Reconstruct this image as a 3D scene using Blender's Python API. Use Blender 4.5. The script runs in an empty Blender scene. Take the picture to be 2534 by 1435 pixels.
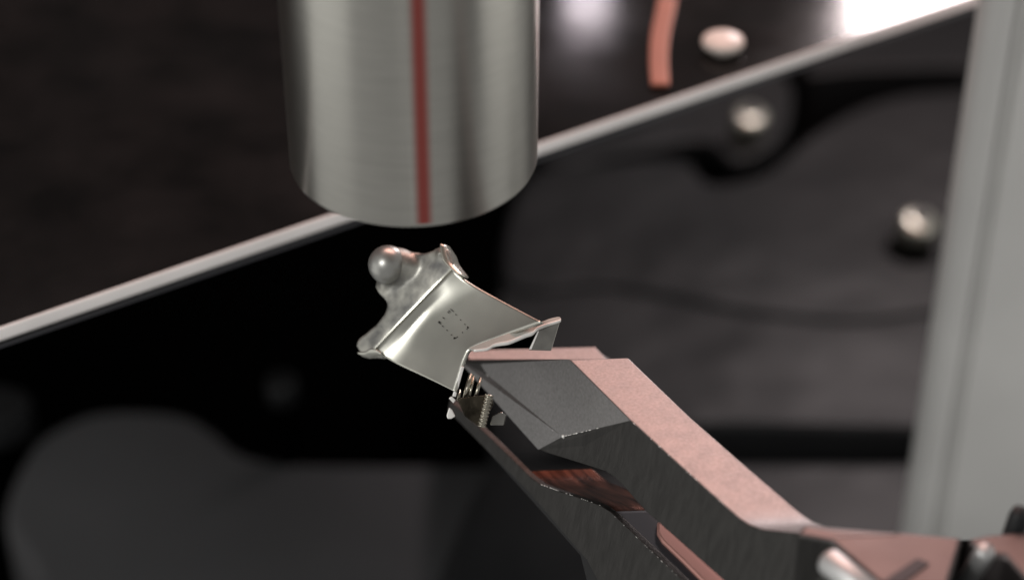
import bpy, bmesh, math, random
from mathutils import Vector, Matrix
random.seed(7)
S = bpy.context.scene
C = S.collection

# ------------------------------------------------------------------ camera
D, TH, FPX = 9.0, math.radians(36.0), 5200.0
CAM = Vector((0, -D*math.cos(TH), D*math.sin(TH)))
FW = Vector((0, math.cos(TH), -math.sin(TH)))
RT = Vector((1, 0, 0))
UP = Vector((0, math.sin(TH), math.cos(TH)))
cd = bpy.data.cameras.new('camera')
cd.sensor_width = 36.0
cd.lens = 36.0*FPX/2534.0
cd.clip_start, cd.clip_end = 0.05, 200.0
cd.dof.use_dof = True
cd.dof.focus_distance = 8.95
cd.dof.aperture_fstop = 0.355
cam = bpy.data.objects.new('camera', cd)
C.objects.link(cam)
cam.location = CAM
cam.rotation_euler = (math.pi/2 - TH, 0, 0)
S.camera = cam

# ------------------------------------------------------------------ world, lamps, exposure
W = bpy.data.worlds.new('World')
S.world = W
W.use_nodes = True
W.node_tree.nodes['Background'].inputs[0].default_value = (1.0, 0.985, 0.955, 1)
W.node_tree.nodes['Background'].inputs[1].default_value = 0.30
S.view_settings.view_transform = 'Standard'
S.view_settings.look = 'None'
S.view_settings.exposure = 0
S.view_settings.gamma = 1
try:
    S.cycles.max_bounces = 8
    S.cycles.sample_clamp_indirect = 6
except Exception:
    pass

def lamp(name, loc, aim, sx, sy, radiance, col):
    l = bpy.data.lights.new(name, 'AREA')
    l.shape = 'RECTANGLE'
    l.size, l.size_y = sx, sy
    l.energy = radiance*math.pi*sx*sy
    l.color = col
    o = bpy.data.objects.new(name, l)
    C.objects.link(o)
    o.location = loc
    d = Vector(aim) - Vector(loc)
    o.rotation_euler = d.to_track_quat('-Z', 'Y').to_euler()
    return o

PINK = (1.0, 0.53, 0.435)
def view(px, py):
    return (FW + RT*((px-1267.0)/FPX) + UP*((717.5-py)/FPX)).normalized()
def mirrored(px, py, z, dist):
    '''where a lamp hangs that the level plate at height z mirrors at this spot'''
    r = view(px, py); p = CAM + r*((z-CAM.z)/r.z)
    return p + Vector((r.x, r.y, -r.z))*dist, p
lamp('pink_softbox', (1.0, 7.0, 8.6), (0, 0, -0.2), 7.0, 4.0, 6.7, PINK)          # overhead, behind
wp, wa = mirrored(2312, -60, -0.6, 8.0)
lamp('window_lamp', wp, wa, 1.45, 1.25, 75.0, (1.0, 0.86, 0.85))                  # the white patch mirrored in the plate
wp, wa = mirrored(1455, 10, -0.6, 8.0)
lamp('small_panel', wp, wa, 0.42, 0.36, 16.0, (1.0, 0.88, 0.94))                   # the pale patch mirrored beside the rod
hn = (RT*-0.30 + UP*0.09 - FW*0.95).normalized()                                 # where the ball shows its highlight
kd = (FW - hn*(2*hn.dot(FW))).normalized()
lamp('key_softbox', kd*9.0, (0, 0, 0.1), 2.3, 2.3, 16.0, (1.0, 0.985, 0.95))
lamp('left_panel', (-8.7, -2.3, -1.5), (0, 0, 0.5), 7.0, 8.0, 0.6, (1.0, 0.99, 0.94))
lamp('right_panel', (9.0, 0.0, -1.5), (0, 0, 0.5), 7.0, 8.0, 0.6, (1.0, 0.97, 0.91))
lamp('thin_strip', (-1.0, -9.5, -4.5), (0, 0, 0.8), 0.5, 5.0, 0.4, (1.0, 0.95, 0.92))

# ------------------------------------------------------------------ helpers
def ray(px, py):
    return (FW + RT*((px-1267.0)/FPX) + UP*((717.5-py)/FPX))
def atd(px, py, d):
    return CAM + ray(px, py)*d
def onz(px, py, z):
    r = ray(px, py)
    return CAM + r*((z-CAM.z)/r.z)
def onp(px, py, p0, n):
    r = ray(px, py)
    return CAM + r*(n.dot(p0-CAM)/n.dot(r))

def link(name, bm, m, parent=None, smooth=False, bevel=0.0, seg=2):
    me = bpy.data.meshes.new(name)
    bmesh.ops.recalc_face_normals(bm, faces=bm.faces[:])
    bm.to_mesh(me); bm.free()
    o = bpy.data.objects.new(name, me)
    C.objects.link(o)
    me.materials.append(m)
    if smooth:
        for p in me.polygons: p.use_smooth = True
    if bevel > 0:
        b = o.modifiers.new('bevel', 'BEVEL')
        b.width = bevel; b.segments = seg; b.limit_method = 'ANGLE'; b.angle_limit = math.radians(32)
        b.harden_normals = False
        for p in me.polygons: p.use_smooth = True
        w = o.modifiers.new('wn', 'WEIGHTED_NORMAL'); w.keep_sharp = True
    if parent is not None:
        o.parent = parent
        o.matrix_parent_inverse = Matrix.Translation(-parent.location)
    return o
def thing(name, label, cat, loc=(0, 0, 0), group=None):
    o = bpy.data.objects.new(name, None)
    C.objects.link(o)
    o.location = loc
    o.empty_display_size = 0.1
    tag(o, label, cat, group)
    return o
def tag(o, label, cat, group=None):
    o['label'] = label; o['category'] = cat
    if group: o['group'] = group
def loft(bm, rings, cap=True, closed=True):
    vs = [[bm.verts.new(p) for p in r] for r in rings]
    n = len(vs[0])
    for a, b in zip(vs, vs[1:]):
        for i in range(n if closed else n-1):
            j = (i+1) % n
            bm.faces.new((a[i], a[j], b[j], b[i]))
    if cap:
        bm.faces.new(vs[0][::-1]); bm.faces.new(vs[-1])
def prism(pts, vec):
    bm = bmesh.new()
    v = Vector(vec)
    loft(bm, [pts, [p+v for p in pts]])
    return bm
def prism_into(bm, pts, vec):
    v = Vector(vec)
    loft(bm, [pts, [p+v for p in pts]])
def frame_axes(ax):
    ax = ax.normalized()
    t = Vector((0, 0, 1)) if abs(ax.z) < 0.9 else Vector((1, 0, 0))
    u = ax.cross(t).normalized()
    return ax, u, ax.cross(u).normalized()
def lathe(bm, base, axis, prof, n=48, cap0=True, cap1=True):
    ax, u, w = frame_axes(Vector(axis))
    rings = []
    for r, h in prof:
        rings.append([bm.verts.new(base + ax*h + (u*math.cos(2*math.pi*i/n) + w*math.sin(2*math.pi*i/n))*r) for i in range(n)])
    for a, b in zip(rings, rings[1:]):
        for i in range(n):
            j = (i+1) % n
            bm.faces.new((a[i], a[j], b[j], b[i]))
    if cap0: bm.faces.new(rings[0][::-1])
    if cap1: bm.faces.new(rings[-1])
def smooth_path(pts, k=6, closed=False):
    """Catmull-Rom through points."""
    out = []
    n = len(pts)
    for i in range(n if closed else n-1):
        if closed:
            p0, p1, p2, p3 = pts[(i-1) % n], pts[i], pts[(i+1) % n], pts[(i+2) % n]
        else:
            p0, p1, p2, p3 = pts[max(i-1, 0)], pts[i], pts[i+1], pts[min(i+2, n-1)]
        for s in range(k):
            t = s/k
            out.append(tuple(0.5*((2*b) + (-a+c)*t + (2*a-5*b+4*c-d)*t*t + (-a+3*b-3*c+d)*t**3) for a, b, c, d in zip(p0, p1, p2, p3)))
    if not closed: out.append(tuple(pts[-1]))
    return out

# ------------------------------------------------------------------ materials
def mat(name, base, metallic=0.0, rough=0.5, spec=0.5, noise=0.0, nscale=8.0, bump=0.0, bscale=60.0, stretch=(1, 1, 1), vt='POINT',
        rvar=0.0, rough_scale=6.0, aniso=0.0, col2=None, rot=(0, 0, 0), bdist=0.01):
    m = bpy.data.materials.new(name)
    m.use_nodes = True
    nt = m.node_tree; N = nt.nodes; L = nt.links
    b = N['Principled BSDF']
    b.inputs['Base Color'].default_value = (*base, 1)
    b.inputs['Metallic'].default_value = metallic
    b.inputs['Roughness'].default_value = rough
    b.inputs['Specular IOR Level'].default_value = spec
    tc = N.new('ShaderNodeTexCoord')
    mp = N.new('ShaderNodeMapping')
    mp.vector_type = vt
    mp.inputs['Scale'].default_value = stretch
    mp.inputs['Rotation'].default_value = rot
    L.new(tc.outputs['Object'], mp.inputs['Vector'])
    if noise > 0:
        t = N.new('ShaderNodeTexNoise'); t.inputs['Scale'].default_value = nscale; t.inputs['Detail'].default_value = 6
        L.new(mp.outputs[0], t.inputs['Vector'])
        rp = N.new('ShaderNodeValToRGB')
        c2 = col2 or tuple(min(1, c*(1+noise)) for c in base)
        c1 = tuple(c*(1-noise) for c in base) if col2 is None else base
        rp.color_ramp.elements[0].position = 0.3; rp.color_ramp.elements[1].position = 0.7
        rp.color_ramp.elements[0].color = (*c1, 1); rp.color_ramp.elements[1].color = (*c2, 1)
        L.new(t.outputs['Fac'], rp.inputs[0]); L.new(rp.outputs[0], b.inputs['Base Color'])
    if rvar > 0:
        t = N.new('ShaderNodeTexNoise'); t.inputs['Scale'].default_value = rough_scale; t.inputs['Detail'].default_value = 5
        L.new(mp.outputs[0], t.inputs['Vector'])
        mr = N.new('ShaderNodeMapRange')
        mr.inputs[1].default_value = 0.3; mr.inputs[2].default_value = 0.7
        mr.inputs[3].default_value = max(0.02, rough-rvar); mr.inputs[4].default_value = rough+rvar
        L.new(t.outputs['Fac'], mr.inputs[0]); L.new(mr.outputs[0], b.inputs['Roughness'])
    if bump > 0:
        t = N.new('ShaderNodeTexNoise'); t.inputs['Scale'].default_value = bscale; t.inputs['Detail'].default_value = 4
        L.new(mp.outputs[0], t.inputs['Vector'])
        bp = N.new('ShaderNodeBump'); bp.inputs['Strength'].default_value = bump; bp.inputs['Distance'].default_value = bdist
        L.new(t.outputs['Fac'], bp.inputs['Height']); L.new(bp.outputs[0], b.inputs['Normal'])
    if aniso > 0:
        b.inputs['Anisotropic'].default_value = aniso
        b.inputs['Anisotropic Rotation'].default_value = 0.25
        tg = N.new('ShaderNodeTangent'); tg.direction_type = 'RADIAL'; tg.axis = 'Z'
        L.new(tg.outputs[0], b.inputs['Tangent'])
    return m

M_black = mat('void_black', (0.0012, 0.0012, 0.0012), 0, 0.9, 0.0)  # near-black, darkness of unlit depths and hollows put into the colour
M_block = mat('light_block_grey', (0.25, 0.235, 0.235), 0, 0.7, 0.3, noise=0.5, nscale=0.4)  # for the unseen wall added to block light
M_cast = mat('dark_cast_metal', (0.0165, 0.0172, 0.0186), 0, 0.5, 0.32, noise=0.2, nscale=0.5, bump=0.5, bscale=0.2, bdist=0.9)
M_steel = mat('turned_steel', (0.50, 0.49, 0.455), 1.0, 0.30, aniso=0.75, noise=0.05, nscale=5, stretch=(1, 1, 14), bump=0.06, bscale=20)
M_plate = mat('mirror_plate', (0.003, 0.0027, 0.0027), 0.0, 0.13, 0.36, rvar=0.05, rough_scale=1.2, noise=0.25, nscale=2.2, col2=(0.012, 0.0105, 0.0105))
M_cover = mat('cover_casting', (0.10, 0.10, 0.105), 0, 0.75, 0.3, noise=0.1, nscale=0.8)
M_trim = mat('pale_trim', (0.92, 0.88, 0.87), 0.0, 0.4, 0.5, noise=0.05, nscale=3)
M_jet = mat('shaded_underside_steel', (0.016, 0.016, 0.017), 0.0, 0.55, 0.3)  # jaw steel with the underside's shade put into the colour
M_under = mat('dark_edge', (0.05, 0.05, 0.058), 0.3, 0.5)
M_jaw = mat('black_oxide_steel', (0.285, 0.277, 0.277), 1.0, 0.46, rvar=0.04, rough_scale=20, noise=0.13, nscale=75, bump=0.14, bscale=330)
M_warm_reflect = mat('painted_warm_reflection', (0.012, 0.006, 0.005), 1.0, 0.32, noise=0.4, nscale=1.0, col2=(0.19, 0.08, 0.055), stretch=(0.30, 0.03, 0.1), rot=(0, 0, -1.05), vt='TEXTURE')  # copper-toned reflection between the jaws, painted as streaked colour
M_side = mat('shaded_ground_steel', (0.066, 0.064, 0.062), 1.0, 0.5, noise=0.16, nscale=5, stretch=(7, 7, 0.6), bump=0.2, bscale=14)  # ground side faces, their shade put into a darker steel colour
M_sheet = mat('bright_sheet', (0.58, 0.575, 0.52), 1.0, 0.32, rvar=0.06, rough_scale=4, noise=0.07, nscale=4)
M_solder = mat('solder_grey', (0.19, 0.19, 0.185), 1.0, 0.48, rvar=0.1, rough_scale=9, noise=0.25, nscale=12, col2=(0.54, 0.53, 0.48), bump=0.07, bscale=50)
M_tab = mat('satin_tab', (0.47, 0.455, 0.42), 0.15, 0.5, noise=0.05, nscale=9)
M_edge = mat('edge_wear_glint', (0.95, 0.93, 0.90), 0.25, 0.35)  # near-white base carries the edges' painted highlight, also the worn nicks
M_brass = mat('nickel_brass', (0.46, 0.43, 0.36), 1.0, 0.25, noise=0.25, nscale=12)
M_dot = mat('burnt_dot', (0.012, 0.011, 0.010), 0, 0.8, 0.1)
M_column = mat('grey_anodised', (0.74, 0.735, 0.72), 0.15, 0.5, noise=0.04, nscale=1.5)
M_bolt = mat('zinc_bolt', (0.66, 0.65, 0.57), 1.0, 0.34, noise=0.1, nscale=6)
M_copper = mat('copper_strip', (0.35, 0.135, 0.09), 0.3, 0.45, noise=0.08, nscale=3)
M_white = mat('pearl_button', (0.86, 0.78, 0.72), 0.0, 0.35)
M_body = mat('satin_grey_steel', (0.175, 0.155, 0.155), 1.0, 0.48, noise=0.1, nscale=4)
M_pin = mat('ground_pin', (0.62, 0.62, 0.62), 0.8, 0.48)

def steel_line_mat(a0, half):
    """steel that turns to red paint across a narrow line (flat print on the rod)"""
    m = M_steel.copy(); m.name = 'red_paint_line'
    nt = m.node_tree; N = nt.nodes; L = nt.links
    b = N['Principled BSDF']
    src = b.inputs['Base Color'].links[0].from_socket
    uv = N.new('ShaderNodeUVMap'); uv.uv_map = 'UVMap'
    sp = N.new('ShaderNodeSeparateXYZ'); L.new(uv.outputs[0], sp.inputs[0])
    r = N.new('ShaderNodeValToRGB'); e = r.color_ramp.elements
    e[0].position = 0.0; e[0].color = (0, 0, 0, 1); e[1].position = 1.0; e[1].color = (0, 0, 0, 1)
    for p, c in ((0.12, 0.0), (0.40, 0.9), (0.62, 0.9), (0.92, 0)):
        k = e.new(p); k.color = (c, c, c, 1)
    L.new(sp.outputs[0], r.inputs[0])
    mx = N.new('ShaderNodeMixRGB'); mx.inputs[2].default_value = (0.40, 0.06, 0.05, 1)
    L.new(r.outputs[0], mx.inputs[0]); L.new(src, mx.inputs[1]); L.new(mx.outputs[0], b.inputs['Base Color'])
    return m

# ------------------------------------------------------------------ setting: the black depth and the dark machine parts in it
bm = bmesh.new()
ZF = -6.3
loft(bm, [[Vector((-8.5, 3.0, ZF)), Vector((8.5, 3.0, ZF)), Vector((8.5, 20, ZF)), Vector((-8.5, 20, ZF))],
          [Vector((-8.5, 3.0, ZF-0.3)), Vector((8.5, 3.0, ZF-0.3)), Vector((8.5, 20, ZF-0.3)), Vector((-8.5, 20, ZF-0.3))]])
o = link('ground', bm, M_black); o['kind'] = 'structure'

bm = bmesh.new()
wl = [Vector((-10, 4.5, ZF)), Vector((-10, 22, ZF)), Vector((10, 22, ZF)), Vector((10, 22.3, ZF)), Vector((-10.3, 22.3, ZF)), Vector((-10.3, 4.5, ZF))]
loft(bm, [wl, [p + Vector((0, 0, 23)) for p in wl]])
o = link('light_block_wall', bm, M_block); o['kind'] = 'structure'  # unseen wall, added to block light and darken what rod and plate mirror

ZP = -4.5
def slab(name, px, m, parent, z=ZP, h=1.0, k=5, bev=0.12):
    pts = [onz(x, y, z) for x, y in smooth_path(px, k, True)]
    return link(name, prism(pts, (0, 0, -h)), m, parent, bevel=bev, seg=3)

base = thing('machine_base', 'dark cast machine base far below the pliers, with silver bolts and black grooves', 'machine base', onz(1900, 800, ZF))
slab('casting', [(1300, 440), (1520, 400), (1690, 395), (1760, 450), (1890, 425), (2010, 330), (2150, 255), (2330, 225), (2560, 260),
                 (2600, 700), (2480, 735), (2300, 770), (2100, 790), (1850, 770), (1640, 728), (1480, 705), (1250, 700)], M_cast, base, bev=0.2)
slab('casting_step', [(1250, 690), (1480, 690), (1640, 712), (1850, 755), (2100, 775), (2300, 755), (2480, 720), (2600, 690), (2560, 1040), (2200, 1055), (1850, 1050), (1560, 1060), (1260, 1130), (1210, 980)],
     M_cast, base, z=ZP-0.05, bev=0.2)
bm = bmesh.new(); lathe(bm, onz(2252, 616, ZP+0.01), (0, 0, 1), [(0.2, 0), (0.2, 0.012), (0.12, 0.012)], 24); link('bolt_shade_disc', bm, M_black, base)  # black disc painted in for the shade below the second bolt
slab('boss', [(1340, 385), (1500, 320), (1700, 240), (1930, 180), (1955, 290), (1900, 370), (1810, 395), (1740, 345), (1540, 380), (1400, 410)], M_cast, base)
slab('upper_ledge', [(1990, 175), (2120, 60), (2440, -60), (2640, -60), (2640, 150), (2330, 165), (2140, 170)], M_cast, base)
slab('lower_ledge', [(1180, 1170), (1500, 1130), (1850, 1120), (2250, 1120), (2640, 1110), (2640, 1700), (1180, 1700)], M_cast, base, bev=0.4)
def bolt(px, py, parent, r=0.15, tilt=(0.10, -0.15)):
    p = onz(px, py, ZP)
    ax = Vector((tilt[0], tilt[1], 1)).normalized()
    bm = bmesh.new()
    lathe(bm, p - ax*0.02, ax, [(r*0.9, 0), (r, 0.03), (r, 0.25), (r*0.95, 0.28), (r*0.85, 0.295), (r*0.5, 0.30), (r*0.46, 0.25)], 28)
    o = link('bolt', bm, M_bolt, parent, smooth=True)
    o.modifiers.new('es', 'EDGE_SPLIT').split_angle = math.radians(40)
    bm = bmesh.new()
    lathe(bm, p + ax*0.20, ax, [(r*0.42, 0.08), (r*0.42, 0.10)], 6)
    s = link('hex_socket', bm, M_under, o)
    bm = bmesh.new()
    return o
bolt(1845, 340, base)
bolt(2258, 603, base)
cover = thing('cast_cover', 'low dark grey cast cover with a rounded hump, below left of the pliers', 'cover', onz(600, 1300, ZF))
slab('hump', [(10, 1275), (70, 1110), (150, 1045), (260, 1010), (440, 1015), (525, 1055), (600, 1112), (720, 1135), (950, 1140), (1150, 1140),
              (1300, 1150), (1560, 1300), (1600, 1700), (100, 1700), (90, 1440)], M_cover, cover, z=ZP-0.9, bev=0.4)
knob = thing('cast_lug', 'small dark grey rounded lug at the left beside the cast cover', 'lug', onz(20, 1000, ZF))
slab('lug_top', [(-120, 950), (-20, 945), (60, 965), (75, 995), (40, 1025), (-40, 1050), (-120, 1040)], M_cast, knob, z=ZP-0.6, h=0.3, bev=0.12)
p = onz(-20, 998, ZP-0.9); bm = bmesh.new(); lathe(bm, Vector((p.x, p.y, ZF)), (0, 0, 1), [(0.15, 0), (0.15, p.z-ZF)], 16); link('lug_stem', bm, M_black, knob)
bm = bmesh.new(); p = onz(700, 985, ZP-0.3)
lathe(bm, p, (0, 0, 1), [(0.12, 0), (0.12, 0.16), (0.09, 0.2), (0.06, 0.2), (0.05, 0.14)], 24)
o = link('dim_bolt', bm, M_cast, None, smooth=True); tag(o, 'dim dark bolt head alone in the black hollow below the stamped clip', 'bolt')
bm = bmesh.new(); lathe(bm, Vector((p.x, p.y, ZF)), (0, 0, 1), [(0.09, 0), (0.09, p.z-ZF)], 16)
link('shank', bm, M_black, o)

# ------------------------------------------------------------------ mirror plate across the back
ZT = -0.6
E0, E1 = onz(-500, 983, ZT), onz(2900, -178, ZT)
ed = (E1-E0).normalized()
back = Vector((-ed.y, ed.x, 0)).normalized()
if back.y < 0: back = -back
plate = thing('mirror_plate', 'dark polished mirror plate with a pale diagonal front edge behind the steel rod', 'metal plate', (E0+E1)/2)
b0, b1 = E0 + back*0.012, E1 + back*0.012
bm = prism([b0, b1, b1 + back*7 , b0 + back*7], (0, 0, -0.10))
link('polished_sheet', bm, M_plate, plate)
bm = bmesh.new()
def edge_ring(p):
    return [p + back*0.012 + Vector((0, 0, 0.002)), p + Vector((0, 0, -0.006)), p - back*0.008 + Vector((0, 0, -0.05)), p + Vector((0, 0, -0.072)), p + back*0.012 + Vector((0, 0, -0.072))]
loft(bm, [edge_ring(E0), edge_ring(E1)])
link('edge_trim', bm, M_trim, plate, bevel=0.006)
bm = prism([E0 + back*0.02 + Vector((0, 0, -0.076)), E1 + back*0.02 + Vector((0, 0, -0.076)), E1 + back*0.9 + Vector((0, 0, -0.102)), E0 + back*0.9 + Vector((0, 0, -0.102))], (0, 0, -0.05))
link('under_lip', bm, M_under, plate)  # lower part of the plate edge, its shade put into the dark colour
# button standing on it
p = onz(1788, 126, ZT)
bt = thing('plate_button', 'pearly white round button on a short stem standing on the mirror plate', 'button', p)
bm = bmesh.new(); lathe(bm, p, (0, 0, 1), [(0.07, 0), (0.07, 0.034)], 28); link('stem', bm, M_white, bt, smooth=True)
bm = bmesh.new(); lathe(bm, p, (0, 0, 1), [(0.07, 0.03), (0.112, 0.036), (0.12, 0.053), (0.116, 0.070), (0.09, 0.087), (0.04, 0.095)], 36)
link('cap', bm, M_white, bt, smooth=True)
# copper strip
cs = smooth_path([(1634, 212), (1630, 150), (1634, 90), (1646, 30), (1656, -30), (1664, -110)], 6)
bm = bmesh.new(); rings = []
for i, (x, y) in enumerate(cs):
    c = onz(x, y, ZT + 0.02); hw = 0.051 + 0.002*i/10
    rings.append([c + Vector((-hw, 0, -0.012)), c + Vector((hw, 0, -0.012)), c + Vector((hw, 0, 0.012)), c + Vector((-hw, 0, 0.012))])
loft(bm, rings)
o = link('copper_strip', bm, M_copper, None, bevel=0.006); tag(o, 'orange copper strip lying on the mirror plate, running out of the top', 'copper strip')

# ------------------------------------------------------------------ grey column at the right
hY = 10.0 - D*math.cos(TH)
def col_x(px, py):
    r = ray(px, py); t = (hY - CAM.y)/r.y; return (CAM + r*t)
xl = (col_x(2428, 0).x + col_x(2258, 1300).x)/2
colm = thing('grey_column', 'grey anodised upright column with rounded corner at the right', 'column', (xl+0.8, hY+0.6, ZF))
zt_, zb_ = 2.5, ZF
def vprof(pts):
    bm = bmesh.new()
    loft(bm, [[Vector((x, y, zb_)) for x, y in pts], [Vector((x, y, zt_)) for x, y in pts]])
    return bm
corner = [(xl+0.16*(1-math.sin(a)), hY+0.16*(1-math.cos(a))) for a in [math.pi/2*i/10 for i in range(11)]][::-1]
link('corner_post', vprof(corner + [(xl, hY+0.18), (xl+0.20, hY+0.18), (xl+0.20, hY)]), M_column, colm, smooth=False)
link('groove', vprof([(xl+0.20, hY+0.03), (xl+0.20, hY+0.18), (xl+0.235, hY+0.18), (xl+0.235, hY+0.03)]), M_column, colm)
link('front_face', vprof([(xl+0.235, hY+0.004), (xl+0.235, hY+0.18), (xl+1.6, hY+0.18), (xl+1.6, hY+0.004)]), M_column, colm, bevel=0.02)

# ------------------------------------------------------------------ steel rod
cb = onp(1024, 392, Vector((0, 0.0, 0)), Vector((0, 1, 0)))
Rr = 306.0/FPX*((cb-CAM).dot(FW))
rod = thing('steel_rod', 'thick brushed steel rod with a red line hanging over the stamped clip', 'rod', cb)
bm = bmesh.new()
lathe(bm, cb, (0, 0, 1), [(Rr*0.985, 0.0), (Rr, 0.018), (Rr, 3.4)], 160)
o = link('shaft', bm, M_steel, rod, smooth=True)
o.modifiers.new('es', 'EDGE_SPLIT').split_angle = math.radians(30)
# red line: a thin curved sliver standing 2 mm proud of the shaft
q = onp(1050, 540, cb, Vector((0, 1, 0)))
vdir = (CAM - cb); vdir.z = 0; va = math.atan2(vdir.y, vdir.x)
def ang_for(px, py, rr):
    best, ba = 1e9, 0
    for i in range(-800, 801):
        a = va + i*0.0015
        P = cb + Vector((math.cos(a)*rr, math.sin(a)*rr, 0.1)) - CAM
        x = 1267 + FPX*P.dot(RT)/P.dot(FW)
        if abs(x-px) < best: best, ba = abs(x-px), a
    return ba
am = ang_for(1048, 540, Rr)
bm = bmesh.new(); uvl = bm.loops.layers.uv.new('UVMap')
half = 31.0/306.0; n = 10; cols = []
for i in range(n+1):
    a = am - half + 2*half*i/n
    rr = Rr + 0.002
    cols.append((bm.verts.new(cb + Vector((math.cos(a)*rr, math.sin(a)*rr, 0.02))), bm.verts.new(cb + Vector((math.cos(a)*rr, math.sin(a)*rr, 3.4))), i/n))
for a, b in zip(cols, cols[1:]):
    f = bm.faces.new((a[0], b[0], b[1], a[1]))
    for l, u in zip(f.loops, (a[2], b[2], b[2], a[2])): l[uvl].uv = (u, 0.5)
link('red_line', bm, steel_line_mat(am, half), rod, smooth=True)

# ------------------------------------------------------------------ pliers
ZJ = -0.24
pl = thing('gripping_pliers', 'dark steel pliers with pink-lit top faces gripping the stamped clip', 'pliers', onz(1900, 1300, ZJ-0.6))
T0, T1 = onz(1560, 1040, ZJ), onz(1820, 1272, ZJ)
Ld = (T1-T0).normalized()
Hn = Vector((Ld.y, -Ld.x, 0)).normalized()
if Hn.dot(CAM-T0) < 0: Hn = -Hn
lean = (Hn + Vector((0, 0, 0.22))).normalized()       # the flat sides lean a little
def side(px, py): return onp(px, py, T0, lean)
F1, F2 = onz(1408, 889, ZJ), onz(1560, 1040, ZJ)
Wv = onz(1555, 884, ZJ) - F1
Wv.z = 0
F3 = side(1392, 1080)
fn = (F2-F1).cross(F3-F1).normalized()
F4 = onp(1160, 889, F1, fn)
G3 = side(1332, 1112)
G4 = F4 + (onp(1137, 895, F4, FW) - F4) + FW*0.03
prof = [(1560, 1040), (1700, 1167), (1800, 1256), (1828, 1280), (1852, 1296), (1885, 1308), (2064, 1326)]
low = [(2000, 1640), (1790, 1437), (1650, 1312), (1600, 1268), (1572, 1238), (1545, 1206), (1520, 1182), (1498, 1167), (1440, 1148), (1385, 1131), (1356, 1122), (1332, 1112)]
pts = [F1] + [F2] + [side(x, y) for x, y in prof[1:] + low] + [F3 - lean*0.015, F1 + Vector((0, 0, -0.08))]
bm = prism(pts, Wv)
link('upper_jaw', bm, M_side, pl, bevel=0.008)
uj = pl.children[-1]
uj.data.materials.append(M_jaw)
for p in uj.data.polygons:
    if p.normal.z > 0.6: p.material_index = 1  # upward faces get the lighter steel, lit tone put into the colour
# tip plate: slanted facet with thickness
bm = bmesh.new()
top = [F1, F2, F3, F4]
bot = [F1 + Vector((0, 0, -0.10)) + Wv*0.3, F2 + Vector((0, 0, -0.12)), G3, G4]
off = [F1 + Wv*0.9, F2 + Wv*0.5]
loft(bm, [top, bot])
jt = link('jaw_tip', bm, M_side, pl)
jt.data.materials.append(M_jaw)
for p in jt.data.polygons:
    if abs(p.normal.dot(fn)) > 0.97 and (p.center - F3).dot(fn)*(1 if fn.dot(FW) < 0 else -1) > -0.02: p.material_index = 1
# ledge in front of the tip
zl = F4.z - 0.010
tops = [onz(1162, 889.5, zl), onz(1400, 891, zl), onz(1503, 892, zl), onz(1473, 858, zl), onz(1138, 866, zl)]
bots = [p + Vector((0.02, 0.05, -0.03)) if n_ < 3 else p + Vector((0.0, 0.0, -0.03)) for n_, p in enumerate(tops)]
bm = bmesh.new(); loft(bm, [tops, bots])
link('jaw_lip', bm, M_jaw, pl, bevel=0.004)
# lower jaw
lprof = [(1112, 990), (1220, 1090), (1310, 1178), (1335, 1197), (1375, 1212), (1430, 1230), (1485, 1250), (1512, 1268), (1690, 1437), (1960, 1690)]
llow = [(1700, 1760), (1480, 1437), (1452, 1385), (1305, 1213), (1215, 1125), (1108, 1016)]
lpts = [side(x, y) for x, y in lprof + llow]
bm = prism(lpts, Wv*0.13)
lj = link('lower_jaw', bm, M_side, pl, bevel=0.004)
bodp = [side(x, y) - lean*0.006 for x, y in [(1500, 1262), (1512, 1271)] + [(1690, 1440), (1960, 1693)] + llow[:3] + [(1400, 1322)]]
bj = link('jaw_core', prism(bodp, Wv*0.72), M_under, pl)  # darkness of the gap between the jaws put into this colour
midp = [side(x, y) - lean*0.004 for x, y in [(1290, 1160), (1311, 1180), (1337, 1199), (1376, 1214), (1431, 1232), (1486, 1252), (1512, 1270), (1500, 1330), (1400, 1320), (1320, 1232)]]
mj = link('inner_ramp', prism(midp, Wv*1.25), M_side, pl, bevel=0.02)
mj.data.materials.append(M_warm_reflect)
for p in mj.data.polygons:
    if p.normal.z > 0.3: p.material_index = 1  # upward faces carry the painted copper reflection
zr = side(1690, 1437).z + 0.012
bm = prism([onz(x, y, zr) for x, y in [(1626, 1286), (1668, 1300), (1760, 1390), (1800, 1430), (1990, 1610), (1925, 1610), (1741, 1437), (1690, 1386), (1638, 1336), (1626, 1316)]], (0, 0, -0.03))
link('pink_reflection_strip', bm, mat('painted_pink_reflection', (0.72, 0.38, 0.33), 0.7, 0.45), pl, bevel=0.012)  # strip added for the pink reflection, painted in its own colour
uf = [side(x, y) - lean*0.01 for x, y in [(1178, 1086), (1301, 1207), (1454, 1384), (1480, 1437), (1700, 1758), (1640, 1758), (1448, 1437), (1432, 1374), (1280, 1203), (1184, 1096)]]
link('under_facet', prism(uf, -lean*0.03), M_jet, pl)  # underside shade painted as a near-black strip
def worn(pa, pb, n, r, name='worn_edge', fill=0.55):
    bm = bmesh.new()
    for k in range(n):
        if random.random() > fill: continue
        t0 = k/n; t1 = t0 + random.uniform(0.4, 1.1)/n
        a, b = pa.lerp(pb, t0), pa.lerp(pb, t1)
        lathe(bm, a, b-a, [(r*0.3, 0), (r*random.uniform(0.5, 1.2), (b-a).length*0.5), (r*0.3, (b-a).length)], 6)
    o = link(name, bm, M_edge, pl, smooth=True); o['kind'] = 'stuff'
worn(F3, F3.lerp(F2, 0.55), 14, 0.0035)
worn(F3 + FW*0.004, F3.lerp(F2, 0.06), 1, 0.011, fill=1)
worn(side(1338, 1198), side(1380, 1213), 6, 0.0022, fill=0.9)
worn(side(1380, 1213), side(1487, 1250), 22, 0.0014)
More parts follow.
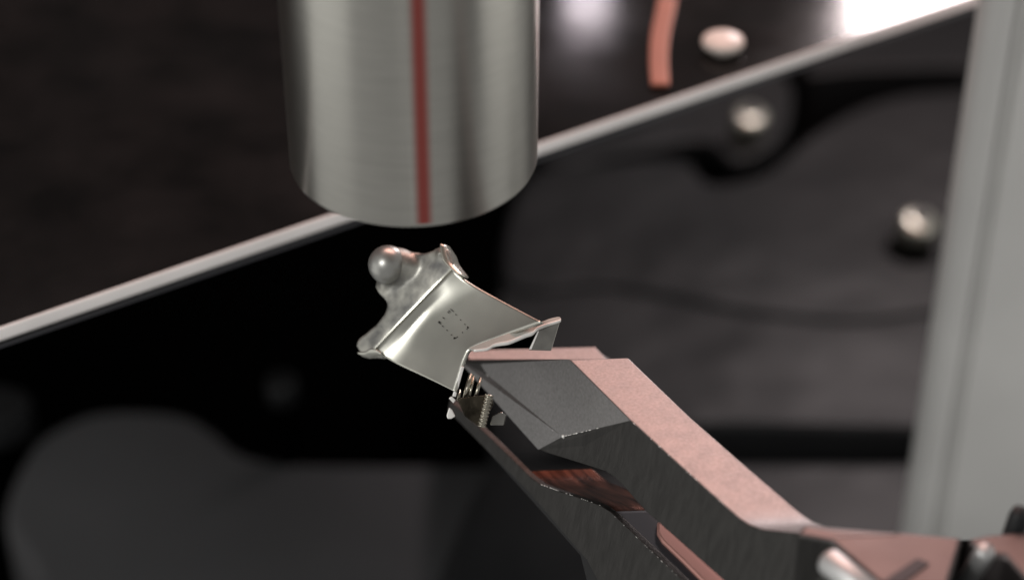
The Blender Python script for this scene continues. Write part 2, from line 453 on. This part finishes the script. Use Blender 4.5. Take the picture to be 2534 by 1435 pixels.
worn(side(1512, 1269), side(1690, 1437), 40, 0.0011, fill=0.2)
worn(F4.lerp(G4, 0.05), F3.lerp(G3, 0.05), 30, 0.002, fill=0.25)
worn(F2, T1, 40, 0.0022, fill=0.3)
# body behind the bend
ZB = side(2064, 1326).z - 0.006
bx = [(1990, 1293), (2060, 1304), (2250, 1314), (2385, 1327), (2352, 1435), (2335, 1565), (2176, 1440), (2060, 1340), (1970, 1322)]
bm = prism([onz(x, y, ZB) for x, y in bx], (0, 0, -0.9))
bp_ = link('body_plate', bm, M_side, pl, bevel=0.02)
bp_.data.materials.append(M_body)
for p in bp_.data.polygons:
    if p.normal.z > 0.6: p.material_index = 1  # top lighter than the sides, whose shade is put into their colour
bx2 = [(2390, 1332), (2440, 1320), (2700, 1296), (2700, 1620), (2600, 1500), (2490, 1375), (2440, 1368)]
bm = prism([onz(x, y, ZB) for x, y in bx2], (0, 0, -0.3))
link('far_plate', bm, M_body, pl, bevel=0.02)
bm = prism([onz(x, y, ZB-0.36) for x, y in [(2300, 1340), (2720, 1320), (2720, 1800), (2200, 1800)]], (0, 0, -0.2))
link('black_well', bm, M_black, pl)
pa, pb = onz(2046, 1384, ZB+0.03), onz(2215, 1520, ZB+0.03)
bm = bmesh.new(); ax = (pb-pa); lathe(bm, pa, ax, [(0.030, -0.01), (0.044, 0.0), (0.052, 0.015), (0.052, ax.length)], 32)
link('dowel_pin', bm, M_pin, pl, smooth=True)
sl = [(2180, 1440), (2270, 1380), (2300, 1392), (2235, 1440)]
bm = prism([onz(x, y, ZB+0.006) for x, y in sl], (0, 0, -0.02)); link('slot', bm, M_under, pl)
pa = onz(2408, 1345, ZB); bm = bmesh.new()
lathe(bm, pa + Vector((0, 0, -0.2)), (0.2, -0.2, 1), [(0.04, 0), (0.04, 0.2), (0.028, 0.225)], 24); link('stop_pin', bm, M_pin, pl, smooth=True)
pa = onz(2462, 1450, ZB-0.25); bm = bmesh.new()
lathe(bm, pa, (0.25, 0.3, 1), [(0.04, 0), (0.04, 0.3), (0.03, 0.33)], 24); link('spring_rod', bm, M_cast, pl, smooth=True)

# ------------------------------------------------------------------ stamped clip with the solder ball
PN = (RT*-0.55 + UP*0.34 - FW*0.76).normalized()
PC = atd(1140, 850, 9.06)
def sp(px, py, h=0.0): return onp(px, py, PC, PN) + PN*h
clip = thing('stamped_clip', 'stamped bright metal clip with a solder ball end held in the pliers', 'metal clip', sp(1140, 850))
def interp(path, t):
    x = t*(len(path)-1); i = min(int(x), len(path)-2); f = x-i
    return tuple(a+(b-a)*f for a, b in zip(path[i], path[i+1]))
# sheet surface (u from the crease to the jaws)
TOPE = smooth_path([(1119, 664), (1124, 669), (1131, 677), (1140, 685), (1151, 694), (1172, 707), (1200, 722), (1245, 746), (1290, 770), (1342, 797)], 4)
BOTE = smooth_path([(924, 866), (930, 871), (938, 877), (948, 882), (960, 888), (980, 899), (1005, 911), (1040, 927), (1080, 946), (1126, 969)], 4)
RIGHT = smooth_path([(1342, 797), (1255, 828), (1172, 860), (1152, 885), (1135, 940), (1127, 970)], 6)
NU, NV = len(TOPE), 40
DS = [math.hypot(p[0]-TOPE[0][0], p[1]-TOPE[0][1]) for p in TOPE]
def hh(u, v):
    d = DS[u]                                                     # distance from the crease along the sheet
    q = 0.040*max(0.0, 1-d/84.0)**1.7                             # quarter-pipe sweep up to the crease
    r = 0.010*math.exp(-(d/4.0)**2)                               # rolled ridge on the crease
    e = max(0.0, 1-v/0.16)
    return q*(0.9+0.2*v) + r + 0.04*(d/240.0-0.55)**2 + 0.012*e*e*max(0.0, 1-d/120.0)
bm = bmesh.new(); g = []
for j in range(NV+1):
    v = j/NV; row = []
    for i in range(NU):
        a, b = TOPE[i], BOTE[i]
        x, y = a[0]+(b[0]-a[0])*v, a[1]+(b[1]-a[1])*v
        k = (i/(NU-1))**1.6; q = interp(RIGHT, v); l = interp([RIGHT[0], RIGHT[-1]], v)
        x += (q[0]-l[0])*k; y += (q[1]-l[1])*k
        h = hh(i, v)
        e = min(v, 1-v)
        row.append(bm.verts.new(sp(x, y, 0) + (CAM - sp(x, y, 0)).normalized()*h*1.3))
    g.append(row)
for j in range(NV):
    for i in range(NU-1):
        bm.faces.new((g[j][i], g[j][i+1], g[j+1][i+1], g[j+1][i]))
sheet = link('sheet', bm, M_sheet, clip, smooth=True)
if sum(p.normal.dot(FW) for p in sheet.data.polygons) > 0:
    sheet.data.flip_normals()
so = sheet.modifiers.new('solid', 'SOLIDIFY'); so.thickness = 0.014; so.offset = -1
# flange (cast/soldered end), one organic body
FO = [(1095, 606), (1101, 609), (1110, 620), (1114, 636), (1121, 655), (1119, 668), (1060, 728), (1000, 790), (960, 832), (926, 868), (951, 880), (946, 887), (928, 883), (909, 884),
      (892, 876), (878, 857), (881, 841), (904, 822), (930, 800), (949, 774), (956, 752), (950, 742), (935, 727), (926, 710), (930, 690), (950, 660), (985, 625), (1025, 622), (1043, 626), (1063, 621), (1082, 611)]
FN = Vector((-0.48, -0.58, 0.66)).normalized()
fc = sp(1020, 768) - FW*0.06
def fp(px, py): return onp(px, py, fc, FN)
bm = bmesh.new()
pts = [fp(x, y) for x, y in FO]
prism_into(bm, pts, -FN*0.05)
bmesh.ops.triangulate(bm, faces=bm.faces[:])
bc = fp(970, 659) + FN*0.035
br = 48.5/FPX*((bc-CAM).dot(FW))
def ball_into(bm, c, r, sc=(1, 1, 1), seg=24):
    mtx = Matrix.Translation(c) @ Matrix.Diagonal((*sc, 1))
    bmesh.ops.create_uvsphere(bm, u_segments=seg, v_segments=seg//2, radius=r, matrix=mtx)
ball_into(bm, bc, br*0.97)
for bx_, by_, k_ in ((984, 656, 0.93), (998, 657, 0.80), (1012, 660, 0.66), (1026, 662, 0.52), (1040, 664, 0.40), (984, 680, 0.70), (990, 694, 0.45)):
    ball_into(bm, fp(bx_, by_) - FN*0.07*(1-k_), br*k_)
ball_into(bm, fp(952, 705) - FN*0.02, br*0.45)
ball_into(bm, fp(1090, 628) , br*0.22)
fl = link('flange', bm, M_solder, clip, smooth=True)
rm = fl.modifiers.new('remesh', 'REMESH'); rm.mode = 'VOXEL'; rm.voxel_size = 0.0065; rm.use_smooth_shade = True
sm = fl.modifiers.new('smooth', 'SMOOTH'); sm.factor = 0.5; sm.iterations = 34
tx = bpy.data.textures.new('lumps', 'CLOUDS'); tx.noise_scale = 0.13
dm = fl.modifiers.new('lump', 'DISPLACE'); dm.texture = tx; dm.strength = 0.006; dm.mid_level = 0.5; dm.texture_coords = 'GLOBAL'
bm = bmesh.new(); ball_into(bm, bc, br, seg=48)
link('solder_ball', bm, mat('ball_grey', (0.42, 0.42, 0.40), 0.85, 0.36, bump=0.05, bscale=30), clip, smooth=True)
# folded lip at the top peak
bm = bmesh.new()
A = [fp(1094, 607), fp(1098, 640), fp(1112, 660), fp(1140, 684)]
B = [fp(1101, 608) - FN*0.03, fp(1113, 632) - FN*0.05, fp(1121, 654) - FN*0.05, fp(1143, 684) - FN*0.05]
A = smooth_path([tuple(a + FN*0.02) for a in A], 5); B = smooth_path([tuple(b) for b in B], 5)
va_ = [bm.verts.new(a) for a in A]; vb_ = [bm.verts.new(b) for b in B]
for i in range(len(A)-1): bm.faces.new((va_[i], va_[i+1], vb_[i+1], vb_[i]))
o = link('folded_lip', bm, M_sheet, clip, smooth=True)
o.modifiers.new('s', 'SOLIDIFY').thickness = 0.008
# rolled lower corner
bm = bmesh.new()
A = smooth_path([(893, 877), (912, 876), (926, 868), (938, 870), (950, 879)], 5)
B = smooth_path([(896, 883), (912, 886), (930, 884), (940, 884), (949, 886)], 5)
va_ = [bm.verts.new(fp(*a) + FN*0.03) for a in A]; vb_ = [bm.verts.new(fp(*b) - FN*0.01) for b in B]
for i in range(len(A)-1): bm.faces.new((va_[i], va_[i+1], vb_[i+1], vb_[i]))
o = link('rolled_corner', bm, M_sheet, clip, smooth=True)
o.modifiers.new('s', 'SOLIDIFY').thickness = 0.008
# burnt dots
dots = [(1125, 785), (1105, 800), (1095, 814), (1143, 801), (1176, 838), (1225, 893), (1270, 940), (1300, 970), (1303, 976), (1293, 990), (1247, 1026),
        (1194, 1072), (1184, 1080), (1172, 1084), (1161, 1081), (1158, 1091), (1131, 1050), (1084, 1002), (1037, 958), (1006, 930), (996, 920), (1003, 911), (1042, 871)]
bm = bmesh.new()
def sheet_h(px, py):
    # height of the sheet under a pixel, from the nearest grid vertex
    best = None
    for j in range(0, NV+1, 1):
        v = j/NV
        for i in range(NU):
            a, b = TOPE[i], BOTE[i]
            d = (a[0]+(b[0]-a[0])*v-px)**2 + (a[1]+(b[1]-a[1])*v-py)**2
            if best is None or d < best[0]: best = (d, i, v)
    return hh(best[1], best[2])*1.3
for k, (X, Y) in enumerate(dots):
    px, py = 850 + X/4.22, 580 + Y/4.22
    b = sp(px, py); dv = (CAM-b).normalized()
    c = b + dv*sheet_h(px, py)
    r = 0.62*(0.0046 if k in (7, 8, 13, 14) else 0.0030)*random.uniform(0.9, 1.15)
    lathe(bm, c - PN*0.006, PN, [(r, 0), (r, 0.011), (r*0.7, 0.0118)], 10)
o = link('burnt_dots', bm, M_dot, clip); o['kind'] = 'stuff'
# bent tab along the jaw: beige strip, its sheared edge with the highlight painted in
up = smooth_path([(1160, 861), (1200, 845), (1250, 827), (1300, 809), (1336, 797), (1360, 788), (1380, 783.5), (1387, 785)], 4)
dn = smooth_path([(1172, 866), (1205, 862), (1222, 853), (1240, 849), (1262, 845), (1300, 829), (1318, 823), (1330, 812), (1352, 803), (1384, 793), (1388, 788)], 4)
TN = Vector((-0.1, -0.25, 0.96)).normalized()
tc0 = sp(1260, 835, 0.02)
def tp(px, py): return onp(px, py, tc0, TN)
ring = [tp(x, y) for x, y in up] + [tp(x, y) for x, y in dn[::-1]][1:]
bm = prism(ring, -TN*0.012)
link('bent_tab', bm, M_tab, clip, bevel=0.003)
bm = bmesh.new(); rings = []
for k, (x, y) in enumerate(dn):
    c = tp(x, y+1.5)
    w = 0.0082*(0.75+0.45*math.sin(math.pi*k/(len(dn)-1)))
    rings.append([c + UP*w*math.cos(a) - FW*w*math.sin(a) - FW*0.004 for a in [2*math.pi*i/8 for i in range(8)]])
loft(bm, rings); link('sheared_edge', bm, M_edge, clip, smooth=True)
# hanging leg at the right end
dl = (tp(1360, 800) - CAM).dot(FW)
bm = bmesh.new()
loft(bm, [[atd(1332, 818, dl-0.004), atd(1386, 795, dl+0.01), atd(1364, 868, dl-0.01), atd(1308, 866, dl-0.02)],
          [atd(1332, 818, dl+0.012), atd(1386, 795, dl+0.026), atd(1364, 868, dl+0.006), atd(1308, 866, dl-0.004)]])
M_leg = mat('dark_leg', (0.30, 0.29, 0.27), 1.0, 0.12, noise=0.3, nscale=10)
leg = link('hanging_leg', bm, M_leg, clip, bevel=0.003)
bm = bmesh.new()
loft(bm, [[atd(1330, 820, dl-0.016), atd(1334, 819, dl-0.014), atd(1315, 864, dl-0.03), atd(1309, 864, dl-0.03)],
          [atd(1330, 820, dl-0.004), atd(1334, 819, dl-0.004), atd(1315, 864, dl-0.02), atd(1309, 864, dl-0.02)]])
link('leg_edge', bm, M_edge, clip)
bm = prism([atd(1212, 862, dl+0.08), atd(1328, 820, dl+0.08), atd(1314, 861, dl+0.08)], FW*0.02)
link('inner_wall', bm, M_black, clip)
# leg edge at the left, inner posts, threaded stud, foot
dL = (sp(1130, 940) - CAM).dot(FW)
bm = bmesh.new()
loft(bm, [[atd(1141, 905, dL-0.02), atd(1149, 908, dL-0.02), atd(1128, 982, dL-0.02), atd(1119, 980, dL-0.02)],
          [atd(1141, 905, dL+0.02), atd(1149, 908, dL+0.02), atd(1128, 982, dL+0.02), atd(1119, 980, dL+0.02)]])
link('side_edge', bm, M_edge, clip, bevel=0.003)
for (x0, y0, x1, y1, r, m) in ((1166, 925, 1150, 985, 6.5, M_brass), (1173, 930, 1160, 988, 3.0, M_brass), (1190, 935, 1176, 985, 4.5, M_brass), (1138, 965, 1134, 990, 4.0, M_brass)):
    a, b = atd(x0, y0, dL+0.06), atd(x1, y1, dL+0.03)
    bm = bmesh.new(); lathe(bm, a, b-a, [(r/FPX*dL, 0), (r/FPX*dL, (b-a).length)], 16)
    link('post', bm, m, clip, smooth=True)
a, b = atd(1211, 976, dL-0.03), atd(1192, 1056, dL-0.03)
bm = bmesh.new(); ln = (b-a).length; pr = []
for i in range(64):
    pr.append((0.018 + 0.0025*math.sin(i*0.3*math.pi), ln*i/63))
lathe(bm, a, b-a, pr, 24); link('threaded_stud', bm, M_brass, clip, smooth=True)
bm = prism([atd(1130, 985, dL), atd(1215, 976, dL), atd(1222, 1000, dL), (atd(1190, 1060, dL)), atd(1150, 1030, dL)], FW*0.02)
link('inner_block', bm, mat('dark_brass', (0.07, 0.06, 0.045), 1.0, 0.25, noise=0.6, nscale=14, bump=0.6, bscale=26), clip, bevel=0.006)
bm = prism([atd(1218, 1028, dL), atd(1240, 1018, dL), atd(1254, 1026, dL), atd(1248, 1052, dL), atd(1212, 1052, dL)], FW*0.02)
link('stud_tab', bm, M_leg, clip, bevel=0.006)
bm = prism([atd(1111, 1008, dL-0.015), atd(1119, 1014, dL-0.015), atd(1127, 1030, dL-0.015), atd(1117, 1036, dL-0.015), atd(1107, 1036, dL-0.015), atd(1105, 1028, dL-0.015)], FW*0.02)
link('foot', bm, M_edge, clip, bevel=0.004)
bm = prism([atd(1110, 985, dL-0.02), atd(1118, 980, dL-0.02), atd(1128, 990, dL-0.02), atd(1122, 998, dL-0.02)], FW*0.02)
link('foot_bend', bm, M_edge, clip, bevel=0.004)
